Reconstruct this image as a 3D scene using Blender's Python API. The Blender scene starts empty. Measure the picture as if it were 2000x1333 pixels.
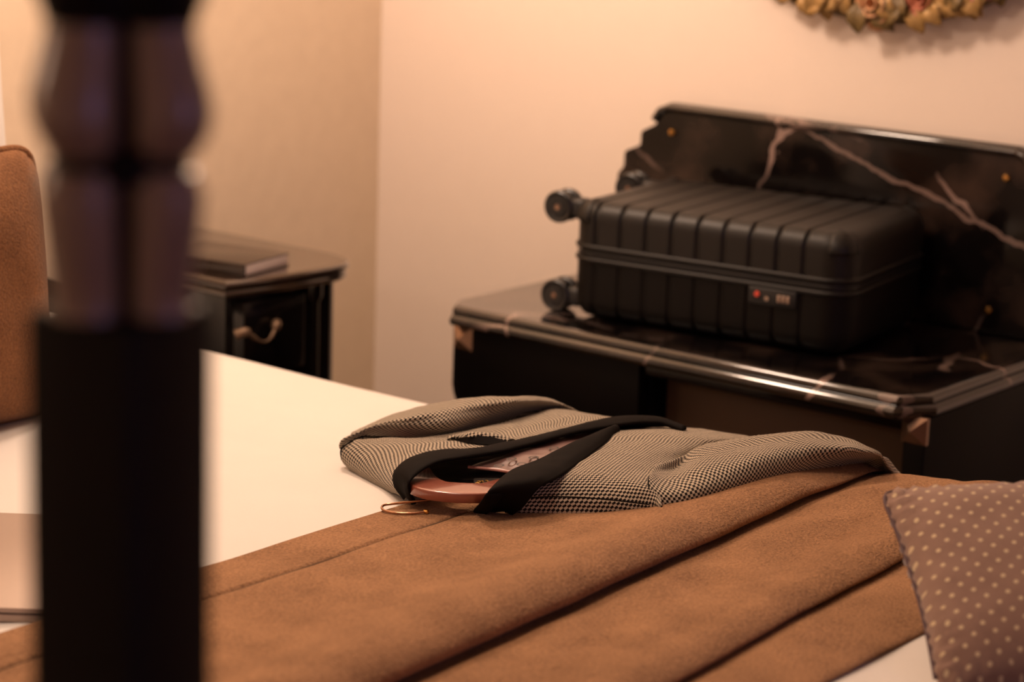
import bpy, bmesh, math, random
from mathutils import Vector, Matrix, noise
random.seed(7)
PI = math.pi
sc = bpy.context.scene
COL = sc.collection

# ------------------------------------------------------------------ camera, light, exposure
def make_camera():
    yaw, pitch, roll = math.radians(38), math.radians(13.1), math.radians(2.0)
    fw = Vector((-math.sin(yaw) * math.cos(pitch), math.cos(yaw) * math.cos(pitch), -math.sin(pitch)))
    rt = Vector((math.cos(yaw), math.sin(yaw), 0))
    up = rt.cross(fw)
    r2 = rt * math.cos(roll) + up * math.sin(roll)
    u2 = up * math.cos(roll) - rt * math.sin(roll)
    m = Matrix((r2, u2, -fw)).transposed().to_4x4()
    m.translation = (0, 0, 1.57)
    cd = bpy.data.cameras.new('camera')
    cd.sensor_fit = 'HORIZONTAL'
    cd.sensor_width = 22.3
    cd.lens = 22.3 * 4484 / 2000
    cd.clip_start = .05
    cd.dof.use_dof = True
    cd.dof.focus_distance = 2.99
    cd.dof.aperture_fstop = 2.0
    co = bpy.data.objects.new('camera', cd)
    co.matrix_world = m
    COL.objects.link(co)
    sc.camera = co
make_camera()

w = bpy.data.worlds.new('world')
sc.world = w
w.use_nodes = True
w.node_tree.nodes['Background'].inputs[0].default_value = (.75, .55, .40, 1)
w.node_tree.nodes['Background'].inputs[1].default_value = .02

def area(name, loc, target, size, power, color, size_y=None, shape='DISK'):
    ld = bpy.data.lights.new(name, 'AREA')
    ld.shape = shape if size_y is None else 'RECTANGLE'
    ld.size = size
    if size_y: ld.size_y = size_y
    ld.energy = power
    ld.color = color
    lo = bpy.data.objects.new(name, ld)
    lo.location = loc
    lo.rotation_euler = (Vector(target) - Vector(loc)).to_track_quat('-Z', 'Y').to_euler()
    COL.objects.link(lo)
    return lo
WARM = (1.0, .725, .545)
def bulb(name, loc, r, power, color):
    ld = bpy.data.lights.new(name, 'POINT')
    ld.energy = power; ld.color = color; ld.shadow_soft_size = r
    lo = bpy.data.objects.new(name, ld); lo.location = loc
    COL.objects.link(lo)
    return lo
area('ceiling_lamp', (-1.9, 1.5, 2.58), (-1.9, 1.5, 0), .6, 16, WARM)
bulb('pendant_far', (-2.75, 2.80, 2.05), .12, 46, WARM)  # unseen pendant near the far corner, hung clear of both walls
bulb('wall_lamp_near', (-3.05, .55, 1.7), .10, 9, WARM)
area('window_dusk', (2.15, 1.0, 1.5), (-1, .9, 1.3), .9, 6, (.34, .34, 1.0), 1.2)

sc.view_settings.view_transform = 'Standard'
sc.view_settings.look = 'None'
sc.view_settings.gamma = 1
sc.view_settings.use_curve_mapping = False
sc.view_settings.exposure = 0.25

# ------------------------------------------------------------------ helpers
def srgb(r, g, b):
    f = lambda c: (c / 255 / 12.92) if c <= 10 else ((c / 255 + .055) / 1.055) ** 2.4
    return (f(r), f(g), f(b), 1)

def mat(name, color, rough=.6, metal=0, spec=.5, coat=0, sheen=0):
    m = bpy.data.materials.new(name)
    m.use_nodes = True
    b = m.node_tree.nodes['Principled BSDF']
    b.inputs['Base Color'].default_value = color if len(color) == 4 else (*color, 1)
    b.inputs['Roughness'].default_value = rough
    b.inputs['Metallic'].default_value = metal
    b.inputs['Specular IOR Level'].default_value = spec
    b.inputs['Coat Weight'].default_value = coat
    b.inputs['Coat Roughness'].default_value = .08
    b.inputs['Sheen Weight'].default_value = sheen
    return m

class NT:
    """small node helper"""
    def __init__(s, m): s.t = m.node_tree; s.b = s.t.nodes['Principled BSDF']
    def n(s, typ, **kw):
        x = s.t.nodes.new(typ)
        for k, v in kw.items():
            if k.startswith('_'): x.inputs[int(k[1:])].default_value = v
            else: setattr(x, k, v)
        return x
    def l(s, a, b): s.t.links.new(a, b)
    def math(s, op, a, b=None, c=None):
        x = s.n('ShaderNodeMath', operation=op)
        for i, v in enumerate((a, b, c)):
            if v is None: continue
            if isinstance(v, (int, float)): x.inputs[i].default_value = v
            else: s.l(v, x.inputs[i])
        return x.outputs[0]
    def coord(s, which='Object'): return s.n('ShaderNodeTexCoord').outputs[which]
    def noise(s, vec, scale, detail=3, rough=.5):
        x = s.n('ShaderNodeTexNoise'); s.l(vec, x.inputs['Vector'])
        x.inputs['Scale'].default_value = scale; x.inputs['Detail'].default_value = detail; x.inputs['Roughness'].default_value = rough
        return x.outputs[0]
    def ramp(s, fac, stops):
        x = s.n('ShaderNodeValToRGB'); e = x.color_ramp.elements
        while len(e) < len(stops): e.new(.5)
        for i, (p, c) in enumerate(stops): e[i].position = p; e[i].color = c
        s.l(fac, x.inputs[0]); return x.outputs[0]
    def mix(s, fac, a, b):
        x = s.n('ShaderNodeMix', data_type='RGBA')
        if isinstance(fac, (int, float)): x.inputs[0].default_value = fac
        else: s.l(fac, x.inputs[0])
        for i, v in ((6, a), (7, b)):
            if isinstance(v, tuple): x.inputs[i].default_value = v
            else: s.l(v, x.inputs[i])
        return x.outputs[2]
    def bump(s, h, strength=.3, dist=.01):
        x = s.n('ShaderNodeBump'); x.inputs['Strength'].default_value = strength; x.inputs['Distance'].default_value = dist
        s.l(h, x.inputs['Height']); s.l(x.outputs[0], s.b.inputs['Normal'])
    def color(s, c): s.l(c, s.b.inputs['Base Color'])

def link(name, me, m=None, parent=None):
    o = bpy.data.objects.new(name, me)
    COL.objects.link(o)
    if m is not None:
        me.materials.clear(); me.materials.append(m)
    if parent is not None:
        o.parent = parent
        o.matrix_parent_inverse = Matrix.Translation(parent.location).inverted() if parent.rotation_euler.z == 0 else parent.matrix_basis.inverted()
    return o

def mesh(name, vs, fs, m=None, parent=None, smooth=True, uv=None, auto=None):
    me = bpy.data.meshes.new(name)
    me.from_pydata([tuple(v) for v in vs], [], fs)
    me.update()
    bm = bmesh.new(); bm.from_mesh(me)
    if uv is not None:
        lay = bm.loops.layers.uv.new('UVMap')
        for f in bm.faces:
            for lo in f.loops: lo[lay].uv = uv[lo.vert.index]
    bm.normal_update()
    if auto is not None:
        for e in bm.edges:
            if len(e.link_faces) == 2 and e.calc_face_angle(0) > math.radians(auto): e.smooth = False
    for f in bm.faces: f.smooth = smooth
    bm.to_mesh(me); bm.free()
    return link(name, me, m, parent)

def grid_faces(nu, nv, close_u=False, close_v=False):
    fs = []
    for i in range(nu if close_u else nu - 1):
        for j in range(nv if close_v else nv - 1):
            a = i * nv + j; b = ((i + 1) % nu) * nv + j
            c = ((i + 1) % nu) * nv + (j + 1) % nv; d = i * nv + (j + 1) % nv
            fs.append((a, b, c, d))
    return fs

def cr(p0, p1, p2, p3, t):
    return .5 * ((2 * p1) + (p2 - p0) * t + (2 * p0 - 5 * p1 + 4 * p2 - p3) * t * t + (3 * p1 - p0 - 3 * p2 + p3) * t ** 3)

def spline(pts, n):
    """Catmull-Rom through pts, n samples per span"""
    P = [Vector(p) for p in pts]
    P = [P[0] * 2 - P[1]] + P + [P[-1] * 2 - P[-2]]
    out = []
    for i in range(1, len(P) - 2):
        for k in range(n): out.append(cr(P[i - 1], P[i], P[i + 1], P[i + 2], k / n))
    out.append(P[-2].copy())
    return out

def patch(ctrl, nu, nv):
    rows = [spline(r, nv) for r in ctrl]
    cols = [spline([r[j] for r in rows], nu) for j in range(len(rows[0]))]
    return [[cols[j][i] for j in range(len(cols))] for i in range(len(cols[0]))]

def cloth(name, ctrl, nu, nv, m, parent, thick=.0025, amp=.0012, fscale=30, uvrot=0, uvoff=(0, 0), post=None):
    Gd = patch(ctrl, nu, nv)
    NU, NV = len(Gd), len(Gd[0])
    if amp:
        for i in range(NU):
            for j in range(NV):
                p = Gd[i][j]
                p.z += amp * noise.noise(p * fscale) + amp * .6 * noise.noise(p * fscale * 2.3)
    if post: post(Gd)
    # metric UVs along both directions
    uvs = []
    mi, mj = NU // 2, NV // 2
    V = [[0] * NV for _ in range(NU)]; U = [[0] * NV for _ in range(NU)]
    for j in range(NV):
        for i in range(1, NU): U[i][j] = U[i - 1][j] + (Gd[i][j] - Gd[i - 1][j]).length
    for i in range(NU):
        for j in range(1, NV): V[i][j] = V[i][j - 1] + (Gd[i][j] - Gd[i][j - 1]).length
    ca, sa = math.cos(uvrot), math.sin(uvrot)
    for i in range(NU):
        for j in range(NV):
            u = .5 * (U[i][j] + U[i][mj]); v = .5 * (V[i][j] + V[mi][j])
            uvs.append((u * ca - v * sa + uvoff[0], u * sa + v * ca + uvoff[1]))
    vs = [p for r in Gd for p in r]
    o = mesh(name, vs, grid_faces(NU, NV), m, parent, uv=uvs)
    if thick:
        md = o.modifiers.new('thickness', 'SOLIDIFY'); md.thickness = thick; md.offset = 0
    return o

def tube(name, pts, r, m, parent=None, n=10, spans=6, closed=False, radii=None):
    P = spline(pts, spans) if spans > 1 else [Vector(p) for p in pts]
    vs = []
    N = len(P)
    ref = Vector((0, 0, 1))
    for i, p in enumerate(P):
        t = ((P[(i + 1) % N] - P[i - 1]) if closed else (P[min(i + 1, N - 1)] - P[max(i - 1, 0)])).normalized()
        a = t.cross(ref)
        if a.length < .05: a = t.cross(Vector((1, 0, 0)))
        a.normalize(); b = a.cross(t).normalized()
        rr = r if radii is None else radii[min(len(radii) - 1, int(i / (N - 1) * (len(radii) - 1) + .5))]
        for k in range(n):
            an = 2 * PI * k / n
            vs.append(p + a * math.cos(an) * rr + b * math.sin(an) * rr)
    fs = grid_faces(N, n, close_u=closed, close_v=True)
    if not closed:
        fs.append(tuple(range(n))[::-1]); fs.append(tuple((N - 1) * n + k for k in range(n)))
    return mesh(name, vs, fs, m, parent, auto=60)

def box(name, lo, hi, m, parent=None, bevel=.004, seg=2, rotz=0, smooth=True):
    me = bpy.data.meshes.new(name)
    bm = bmesh.new()
    bmesh.ops.create_cube(bm, size=1)
    lo, hi = Vector(lo), Vector(hi)
    for v in bm.verts:
        v.co = Vector(((v.co.x + .5) * (hi.x - lo.x) + lo.x, (v.co.y + .5) * (hi.y - lo.y) + lo.y, (v.co.z + .5) * (hi.z - lo.z) + lo.z))
    if bevel: bmesh.ops.bevel(bm, geom=bm.edges[:], offset=bevel, segments=seg, profile=.5, affect='EDGES')
    for f in bm.faces: f.smooth = smooth and seg > 1
    bm.normal_update()
    for e in bm.edges:
        if len(e.link_faces) == 2 and e.calc_face_angle(0) > math.radians(50): e.smooth = False
    bm.to_mesh(me); bm.free()
    return link(name, me, m, parent)

def prism(name, poly, axis, a, b, m, parent=None, bevel=0, seg=2):
    """extrude a 2D polygon along axis ('x','y','z') from a to b"""
    def P(u, v, w): return {'x': (w, u, v), 'y': (u, w, v), 'z': (u, v, w)}[axis]
    me = bpy.data.meshes.new(name); bm = bmesh.new()
    va = [bm.verts.new(P(u, v, a)) for u, v in poly]; vb = [bm.verts.new(P(u, v, b)) for u, v in poly]
    n = len(poly)
    bm.faces.new(va); bm.faces.new(vb[::-1])
    for i in range(n): bm.faces.new((va[i], vb[i], vb[(i + 1) % n], va[(i + 1) % n]))
    bmesh.ops.recalc_face_normals(bm, faces=bm.faces)
    if bevel:
        bmesh.ops.bevel(bm, geom=[e for e in bm.edges if e.calc_face_angle(0) > .5], offset=bevel, segments=seg, profile=.5, affect='EDGES', clamp_overlap=True)
    bm.normal_update()
    for f in bm.faces: f.smooth = True
    for e in bm.edges:
        if len(e.link_faces) == 2 and e.calc_face_angle(0) > math.radians(35): e.smooth = False
    bm.to_mesh(me); bm.free()
    return link(name, me, m, parent)

def lathe(name, prof, m, parent=None, center=(0, 0, 0), axis='z', n=24):
    vs = []
    for r, h in prof:
        for k in range(n):
            an = 2 * PI * k / n
            x, y = r * math.cos(an), r * math.sin(an)
            p = {'z': (x, y, h), 'y': (x, h, y), 'x': (h, x, y)}[axis]
            vs.append(Vector(p) + Vector(center))
    fs = grid_faces(len(prof), n, close_v=True)
    fs.append(tuple(range(n))); fs.append(tuple((len(prof) - 1) * n + k for k in range(n))[::-1])
    o = mesh(name, vs, fs, m, parent, auto=40)
    bm = bmesh.new(); bm.from_mesh(o.data); bmesh.ops.recalc_face_normals(bm, faces=bm.faces); bm.to_mesh(o.data); bm.free()
    return o

def tag(o, label, cat, group=None):
    o['label'] = label; o['category'] = cat
    if group: o['group'] = group
    return o

def thing(name, label, cat, loc, rotz=0, group=None):
    o = bpy.data.objects.new(name, None)
    o.empty_display_size = .1
    o.location = loc; o.rotation_euler = (0, 0, rotz)
    COL.objects.link(o)
    return tag(o, label, cat, group)

def struct(o): o['kind'] = 'structure'; return o
def sstep(t): t = min(max(t, 0), 1); return t * t * (3 - 2 * t)

# ------------------------------------------------------------------ materials
def m_wall(name, col, col2, scale, strength, rough=.75, spec=.3):
    m = mat(name, col, rough, spec=spec); t = NT(m); c = t.coord()
    f = t.noise(c, scale, 4); g = t.noise(c, 2.2, 2)
    t.color(t.mix(t.math('MULTIPLY', f, .8), col, col2))
    t.bump(t.math('ADD', f, t.math('MULTIPLY', g, .4)), strength, .004)
    return m
M_WALL = m_wall('wall_plaster', (.85, .73, .64, 1), (.82, .70, .61, 1), 22, .06, .5, .4)
M_PAPER = m_wall('wall_paper', (.76, .61, .45, 1), (.66, .52, .38, 1), 26, .2)
M_CEIL = mat('ceiling_paint', (.8, .74, .66), .8)
M_FLOOR = m_wall('carpet', (.16, .10, .06, 1), (.10, .06, .04, 1), 180, .5, .95)
M_BASE = mat('baseboard_paint', (.30, .22, .15), .5)

def m_cloth(name, c1, c2, scale=260, strength=.35, rough=.9, sheen=.25, blot=9, spec=.12):
    m = mat(name, c1, rough, spec=spec, sheen=sheen); t = NT(m); c = t.coord()
    f = t.noise(c, scale, 2, .6); g = t.noise(c, blot, 3)
    k = t.math('ADD', t.math('MULTIPLY', t.math('SUBTRACT', f, .5), 1.5), t.math('MULTIPLY', t.math('SUBTRACT', g, .5), .8))
    t.color(t.mix(t.math('ADD', k, .5), c2, c1))
    t.bump(f, strength, .003)
    return m
M_WHITE = m_cloth('white_cotton', (.74, .70, .655, 1), (.69, .65, .605, 1), 700, .08, .85, .1)
M_BROWN = m_cloth('brown_suede', (.45, .240, .118, 1), (.15, .072, .033, 1), 280, 1.0, .95, .08, 14)
M_BROWN_D = mat('brown_suede_seam', (.10, .05, .02), .9)
M_CUSH = m_cloth('cushion_brown_suede', (.31, .140, .058, 1), (.12, .050, .020, 1), 280, 1.0, .95, .08, 14)
M_BLACK_SATIN = m_cloth('black_lapel_cloth', (.007, .0048, .0040, 1), (.004, .0028, .0024, 1), 900, .15, .75, 0, 9, .05)
M_LINING = mat('black_satin_lining', (.022, .020, .022), .28, spec=.6)
M_MAUVE = mat('mauve_satin_lining', (.17, .095, .085), .32, spec=.6)
M_MARK = mat('dark_print', (.012, .008, .008), .5)
M_PIPING = mat('rose_satin_piping', (.42, .20, .17), .3)
M_GOLD = mat('gold_thread', (.55, .30, .07), .4, metal=.6)
M_HANGER = mat('red_lacquered_wood', (.25, .070, .042), .25, spec=.5, coat=.5)
M_HOOK = mat('copper_wire', (.42, .22, .13), .25, metal=1)
M_BRASS = mat('brass', (.75, .42, .13), .25, metal=1)
M_ABRASS = mat('antique_brass', (.15, .095, .06), .5, metal=.7)
M_BLACK_WOOD = mat('black_lacquer', (.004, .003, .003), .14, spec=.4, coat=.0)
M_BLACK_MATT = mat('black_wood_matt', (.003, .002, .002), .5, spec=.12)
M_POST = mat('carved_wood_reflection_lightened', (.19, .118, .088), .40, spec=.7, coat=.3)  # lobe wood lightened so its base colour carries the room's reflection
M_POST_BLK = mat('dark_post_wood', (.004, .0022, .0022), .5, spec=.12)
M_STUD = mat('pyramid_stud_metal', (.32, .20, .14), .25, metal=.8)
M_SUIT = mat('suitcase_polycarbonate', (.007, .0052, .004), .46, spec=.34)
M_SUIT_D = mat('suitcase_black_trim', (.008, .007, .007), .5)
M_RUBBER = mat('wheel_rubber', (.010, .009, .009), .35)
M_RED = mat('red_button', (.65, .07, .04), .4)
M_DIAL = mat('lock_dial', (.32, .22, .16), .4)
M_BOOK = mat('dark_book_cover', (.03, .019, .014), .25, coat=.2)
M_PAGES = mat('book_pages', (.62, .52, .48), .8)
M_LAPTOP = mat('champagne_aluminium', (.43, .33, .27), .45, metal=.2)
M_DARKGAP = mat('dark_gap', (.05, .03, .03), .6)

def m_houndstooth():
    m = mat('houndstooth_wool', (.5, .4, .3), .92, spec=.15, sheen=.15); t = NT(m)
    uv = t.n('ShaderNodeUVMap', uv_map='UVMap').outputs[0]
    w_ = t.n('ShaderNodeVectorMath', operation='ADD'); t.l(uv, w_.inputs[0])
    nz = t.n('ShaderNodeTexNoise'); t.l(uv, nz.inputs['Vector']); nz.inputs['Scale'].default_value = 60
    sc_ = t.n('ShaderNodeVectorMath', operation='SCALE'); t.l(nz.outputs[1], sc_.inputs[0]); sc_.inputs['Scale'].default_value = .0016
    t.l(sc_.outputs[0], w_.inputs[1])
    sp = t.n('ShaderNodeSeparateXYZ'); t.l(w_.outputs[0], sp.inputs[0])
    P = .0074
    u = t.math('MULTIPLY', sp.outputs[0], 1 / P); v = t.math('MULTIPLY', sp.outputs[1], 1 / P)
    wu = t.math('LESS_THAN', t.math('FRACT', u), .5); wv = t.math('LESS_THAN', t.math('FRACT', v), .5)
    tw = t.math('LESS_THAN', t.math('FRACT', t.math('MULTIPLY', t.math('ADD', u, v), 2)), .5)
    # houndstooth: twill picks warp or weft colour
    d = t.math('ADD', t.math('MULTIPLY', tw, wu), t.math('MULTIPLY', t.math('SUBTRACT', 1, tw), wv))
    # plain check keeps the eye of each tooth round
    chk = t.math('ABSOLUTE', t.math('SUBTRACT', wu, wv))
    k = t.math('ADD', t.math('MULTIPLY', d, .35), t.math('MULTIPLY', chk, .65))
    t.color(t.ramp(k, [(.40, (.008, .0045, .0035, 1)), (.66, (.50, .415, .31, 1))]))
    bumpv = t.math('MULTIPLY', t.math('SINE', t.math('MULTIPLY', u, 2 * PI)), t.math('SINE', t.math('MULTIPLY', v, 2 * PI)))
    t.bump(bumpv, .25, .001)
    return m
M_HOUND = m_houndstooth()

def m_marble():
    m = mat('black_marble', (.01, .008, .007), .10, spec=.24, coat=.12); t = NT(m); c = t.coord()
    n1 = t.n('ShaderNodeTexNoise'); t.l(c, n1.inputs['Vector']); n1.inputs['Scale'].default_value = 3.2; n1.inputs['Detail'].default_value = 5
    ad = t.n('ShaderNodeVectorMath', operation='MULTIPLY_ADD'); t.l(n1.outputs[1], ad.inputs[0]); ad.inputs[1].default_value = (.22, .22, .22); t.l(c, ad.inputs[2])
    vo = t.n('ShaderNodeTexVoronoi', feature='DISTANCE_TO_EDGE'); t.l(ad.outputs[0], vo.inputs['Vector']); vo.inputs['Scale'].default_value = 3.4
    mask = t.noise(c, 4.5, 2)
    thin = t.math('MULTIPLY', t.math('LESS_THAN', vo.outputs['Distance'], .014), t.math('MULTIPLY', t.math('SUBTRACT', mask, .47), 5))
    # one long vein running down across the back slab
    sp = t.n('ShaderNodeSeparateXYZ'); t.l(c, sp.inputs[0])
    wob = t.math('MULTIPLY', t.math('SUBTRACT', t.noise(c, 14, 4), .5), .05)
    ln = t.math('ADD', t.math('ADD', t.math('ADD', sp.outputs[2], t.math('MULTIPLY', sp.outputs[0], .335)), -.2485), wob)
    wid = t.math('ADD', .0015, t.math('MULTIPLY', t.noise(c, 20, 2), .006))
    big = t.math('MULTIPLY', t.math('LESS_THAN', t.math('ABSOLUTE', ln), wid), t.math('GREATER_THAN', sp.outputs[2], .1))
    vein = t.math('MINIMUM', t.math('MAXIMUM', t.math('MAXIMUM', thin, 0), t.math('MULTIPLY', big, .55)), 1)
    cloud = t.noise(c, 9, 5)
    base = t.ramp(cloud, [(.46, (.004, .003, .003, 1)), (.74, (.040, .025, .019, 1))])
    t.color(t.mix(t.math('MULTIPLY', vein, .6), base, (.42, .29, .25, 1)))
    return m
M_MARBLE = m_marble()
M_MARBLE_TOP = m_marble()
M_MARBLE_TOP.node_tree.nodes['Principled BSDF'].inputs['Specular IOR Level'].default_value = .55
M_MARBLE_TOP.node_tree.nodes['Principled BSDF'].inputs['Coat Weight'].default_value = .7

def m_dots():
    m = mat('taupe_dotted_fabric', (.3, .2, .15), .85, spec=.2, sheen=.3); t = NT(m)
    uv = t.n('ShaderNodeUVMap', uv_map='UVMap').outputs[0]
    sp = t.n('ShaderNodeSeparateXYZ'); t.l(uv, sp.inputs[0])
    P = .0222
    nz = t.noise(t.coord(), 40, 3)
    def cell(ou, ov):
        a = t.math('SUBTRACT', t.math('FRACT', t.math('ADD', t.math('MULTIPLY', sp.outputs[0], 1 / P), ou)), .5)
        b = t.math('SUBTRACT', t.math('FRACT', t.math('ADD', t.math('MULTIPLY', sp.outputs[1], 1 / P), ov)), .5)
        return t.math('LESS_THAN', t.math('ADD', t.math('MULTIPLY', a, a), t.math('MULTIPLY', b, b)), .0135)
    d = t.math('MAXIMUM', cell(0, 0), cell(.5, .5))
    base = t.mix(nz, (.20, .115, .085, 1), (.30, .185, .135, 1))
    t.color(t.mix(d, base, (.58, .44, .27, 1)))
    fine = t.noise(t.coord(), 500, 2)
    t.bump(t.math('ADD', t.math('MULTIPLY', d, 1.2), t.math('MULTIPLY', fine, .4)), .35, .003)
    return m
M_DOTS = m_dots()

# ------------------------------------------------------------------ room shell
XL, XR, YN, YF, ZC = -3.332, 2.2, -1.3, 3.765, 2.62
T = .1
struct(box('floor', (XL - T, YN - T, -T), (XR + T, YF + T, 0), M_FLOOR, bevel=0))
struct(box('ceiling', (XL - T, YN - T, ZC), (XR + T, YF + T, ZC + T), M_CEIL, bevel=0))
struct(box('wall_left', (XL - T, YN - T, 0), (XL, YF, ZC), M_PAPER, bevel=0))
struct(box('wall_back', (XL - T, YF, 0), (XR + T, YF + T, ZC), M_WALL, bevel=0))
struct(box('wall_right', (XR, YN - T, 0), (XR + T, YF, ZC), M_PAPER, bevel=0))
struct(box('wall_front', (XL, YN - T, 0), (XR, YN, ZC), M_WALL, bevel=0))
struct(box('baseboard_back', (XL, YF - .015, 0), (XR, YF, .1), M_BASE, bevel=.003))
struct(box('baseboard_left', (XL, YN, 0), (XL + .015, YF - .015, .1), M_BASE, bevel=.003))

# ------------------------------------------------------------------ bed
BX0, BX1, BY0, BY1 = -3.2, -.90, .85, 2.84
def bed_top(x):
    return .65 + .03 * sstep((x + 2.25) / .65)
def bed_r(x):
    return .2 - .08 * sstep((x + 2.25) / .65)
def bed_z(x, y):
    r = bed_r(x); z = bed_top(x)
    d = y - (BY1 - r)
    if d > 0: d = min(d, r); z -= r - math.sqrt(max(r * r - d * d, 0))
    d = (BY0 + r) - y
    if d > 0: d = min(d, r); z -= r - math.sqrt(max(r * r - d * d, 0))
    return z

bed = thing('post_bed', 'dark wooden bed with carved square foot posts under white bedding', 'bed', (-2.05, 1.845, 0))
box('mattress', (BX0 + .01, BY0 + .03, .34), (BX1 - .04, BY1 - .04, .60), M_WHITE, bed, .05, 4)
box('box_base', (BX0 + .01, BY0 + .02, .2), (BX1 - .02, BY1 - .02, .338), M_BLACK_MATT, bed, .01)
for y in (BY0 + .02, BY1 - .03):
    box('side_rail', (BX0, y - .018, .10), (BX1 + .0, y + .018, .198), M_POST_BLK, bed, .006)
box('foot_rail', (BX1 + .002, BY0 - .03, .10), (BX1 + .037, BY1 + .04, .27), M_POST_BLK, bed, .006)
hb = [(BY0 - .02, .02), (BY1 + .0, .02), (BY1 + .0, .66)]
for k in range(25):
    a = k / 24; y = BY1 - .005 - a * (BY1 - BY0 - .01)
    hb.append((y, .66 + .42 * math.sin(PI * a) ** 1.3))
hb.append((BY0 - .02, .66))
prism('headboard', hb, 'x', -3.275, -3.235, M_POST_BLK, bed, .006)

PZ = 1.309   # top of the square block
PROF = [(0, .0325), (.006, .0320), (.014, .0325), (.030, .0345), (.050, .0368), (.062, .0375), (.0665, .0372), (.0700, .0358), (.0745, .0345),
        (.0785, .0335), (.083, .0345), (.0870, .0365), (.095, .0400), (.105, .0415), (.116, .0402), (.130, .0368), (.142, .0342), (.149, .0332),
        (.154, .0340), (.160, .0362), (.166, .0378), (.176, .0378)]
def lobed(name, prof, parent, cx, cy, depth=.60, n=120, m=M_POST):
    vs = []
    for h, r in prof:
        for k in range(n):
            an = 2 * PI * k / n
            # offset of a circle that bulges out of each of the four faces
            f = (an + PI / 4) % (PI / 2) - PI / 4          # angle from the nearest face normal
            R_ = r * 1.31
            d0 = R_ * depth; rl = R_ * (1 - depth)                # lobe centre and lobe radius
            rr = d0 * math.cos(f) + math.sqrt(max(rl * rl - (d0 * math.sin(f)) ** 2, 0))
            vs.append((cx + rr * math.cos(an), cy + rr * math.sin(an), h))
    fs = grid_faces(len(prof), n, close_v=True)
    fs = [f[::-1] for f in fs]
    fs.append(tuple(range(n))[::-1]); fs.append(tuple((len(prof) - 1) * n + k for k in range(n)))
    return mesh(name, vs, fs, m, parent, auto=70)

def dense(prof, n=5):
    P = spline([(h, r, 0) for h, r in prof], n)
    return [(p.x, p.y) for p in P]
def bed_post(cx, cy):
    s = .0350
    o = box('bed_post', (cx - s, cy - s, 0), (cx + s, cy + s, PZ), M_POST_BLK, bed, .004, 2)
    cut = lambda a, b: [(PZ + h, r) for h, r in PROF[a:b]]
    lobed('lower_bulb', dense(cut(0, 9)), o, cx, cy)
    lathe('collar_ring', [(r * 1.06, h) for h, r in dense(cut(7, 12))], M_POST_BLK, o, (cx, cy, 0), n=32)
    lobed('upper_bulb', dense(cut(10, 18)), o, cx, cy)
    lathe('notch_shade_core', [(r * .84, h) for h, r in dense(cut(0, 22))], M_POST_BLK, o, (cx, cy, 0), n=32)  # added black core that puts shade into the notches between the lobes
    lobed('capital', dense(cut(17, 22)), o, cx, cy, .45, m=M_POST_BLK)
    lathe('upper_shaft', [(r, PZ + h) for h, r in ((.176, .033), (.20, .026), (.45, .024), (.66, .020), (.69, .03), (.72, .032), (.74, .02), (.78, .028), (.82, .024), (.85, .006))], M_POST_BLK, o, (cx, cy, 0), n=24)
    turn = Matrix.Translation((cx, cy, 0)) @ Matrix.Rotation(math.radians(8), 4, 'Z') @ Matrix.Translation((-cx, -cy, 0))
    for q in [o] + [k for k in COL.objects if k.parent == o]: q.data.transform(turn)
    return o
for cx, cy in ((-.881, .795), (-.881, 2.92)):
    bed_post(cx, cy)

def path_y(x, ztop, zlow, out=0.0, nflat=60):
    """points (y, z) over the bed from the near side's hem to the far side's hem"""
    r = bed_r(x); pts = []
    for k in range(5): pts.append((BY0 - out, zlow + (ztop - r - zlow) * k / 5))
    for k in range(9):
        a = PI / 2 * k / 9
        pts.append((BY0 - out + (r + out) * (1 - math.cos(a)), ztop - r + r * math.sin(a)))
    y0, y1 = BY0 + r, BY1 - r
    for k in range(nflat + 1): pts.append((y0 + (y1 - y0) * k / nflat, ztop))
    for k in range(1, 10):
        a = PI / 2 * (1 - k / 9)
        pts.append((BY1 + out - (r + out) * (1 - math.cos(a)), ztop - r + r * math.sin(a)))
    for k in range(1, 6): pts.append((BY1 + out, ztop - r - (ztop - r - zlow) * k / 5))
    return pts

def duvet():
    xs = [BX0 + (BX1 - .12 - BX0) * i / 110 for i in range(111)]
    vs = []; n = 0
    cols = [(x, 0.0, x) for x in xs]
    for k in range(1, 9):
        a = PI / 2 * k / 8
        cols.append((BX1 - .12 + .12 * math.sin(a), .12 * (1 - math.cos(a)), xs[-1]))
    for k in range(1, 5): cols.append((BX1, .12 + .2 * k / 4, xs[-1]))
    for X, drop, xr in cols:
        pp = path_y(xr, bed_top(xr), .30, 0, 90)
        n = len(pp)
        for y, z in pp:
            zz = max(z - drop, .28)
            p = Vector((X, y, zz))
            if drop == 0 and z > .5:
                wv = .0022 * noise.noise(Vector((X * 3, y * 9, 1.3))) + .0035 * noise.noise(Vector((X * 2.2, y * 2.2, 4)))
                # soft creases running from the pillows
                wv += .0022 * math.exp(-((y - 2.45 - .12 * (X + 2.4) - .02 * math.sin(X * 7)) / .012) ** 2) * sstep((-2.05 - X) / .2)
                wv -= .0020 * math.exp(-((y - 2.33 - .05 * (X + 2.4) - .015 * math.sin(X * 9 + 1)) / .010) ** 2) * sstep((-2.1 - X) / .2)
                p.z += wv
            vs.append(p)
    o = mesh('bedspread', vs, [f[::-1] for f in grid_faces(len(cols), n)], M_WHITE)
    tag(o, 'smooth white cotton bedspread covering the whole bed', 'bedspread')
    bm = bmesh.new(); bm.from_mesh(o.data); bmesh.ops.recalc_face_normals(bm, faces=bm.faces); bm.to_mesh(o.data); bm.free()
    md = o.modifiers.new('thickness', 'SOLIDIFY'); md.thickness = .006; md.offset = -1
    return o
duvet()

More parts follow.
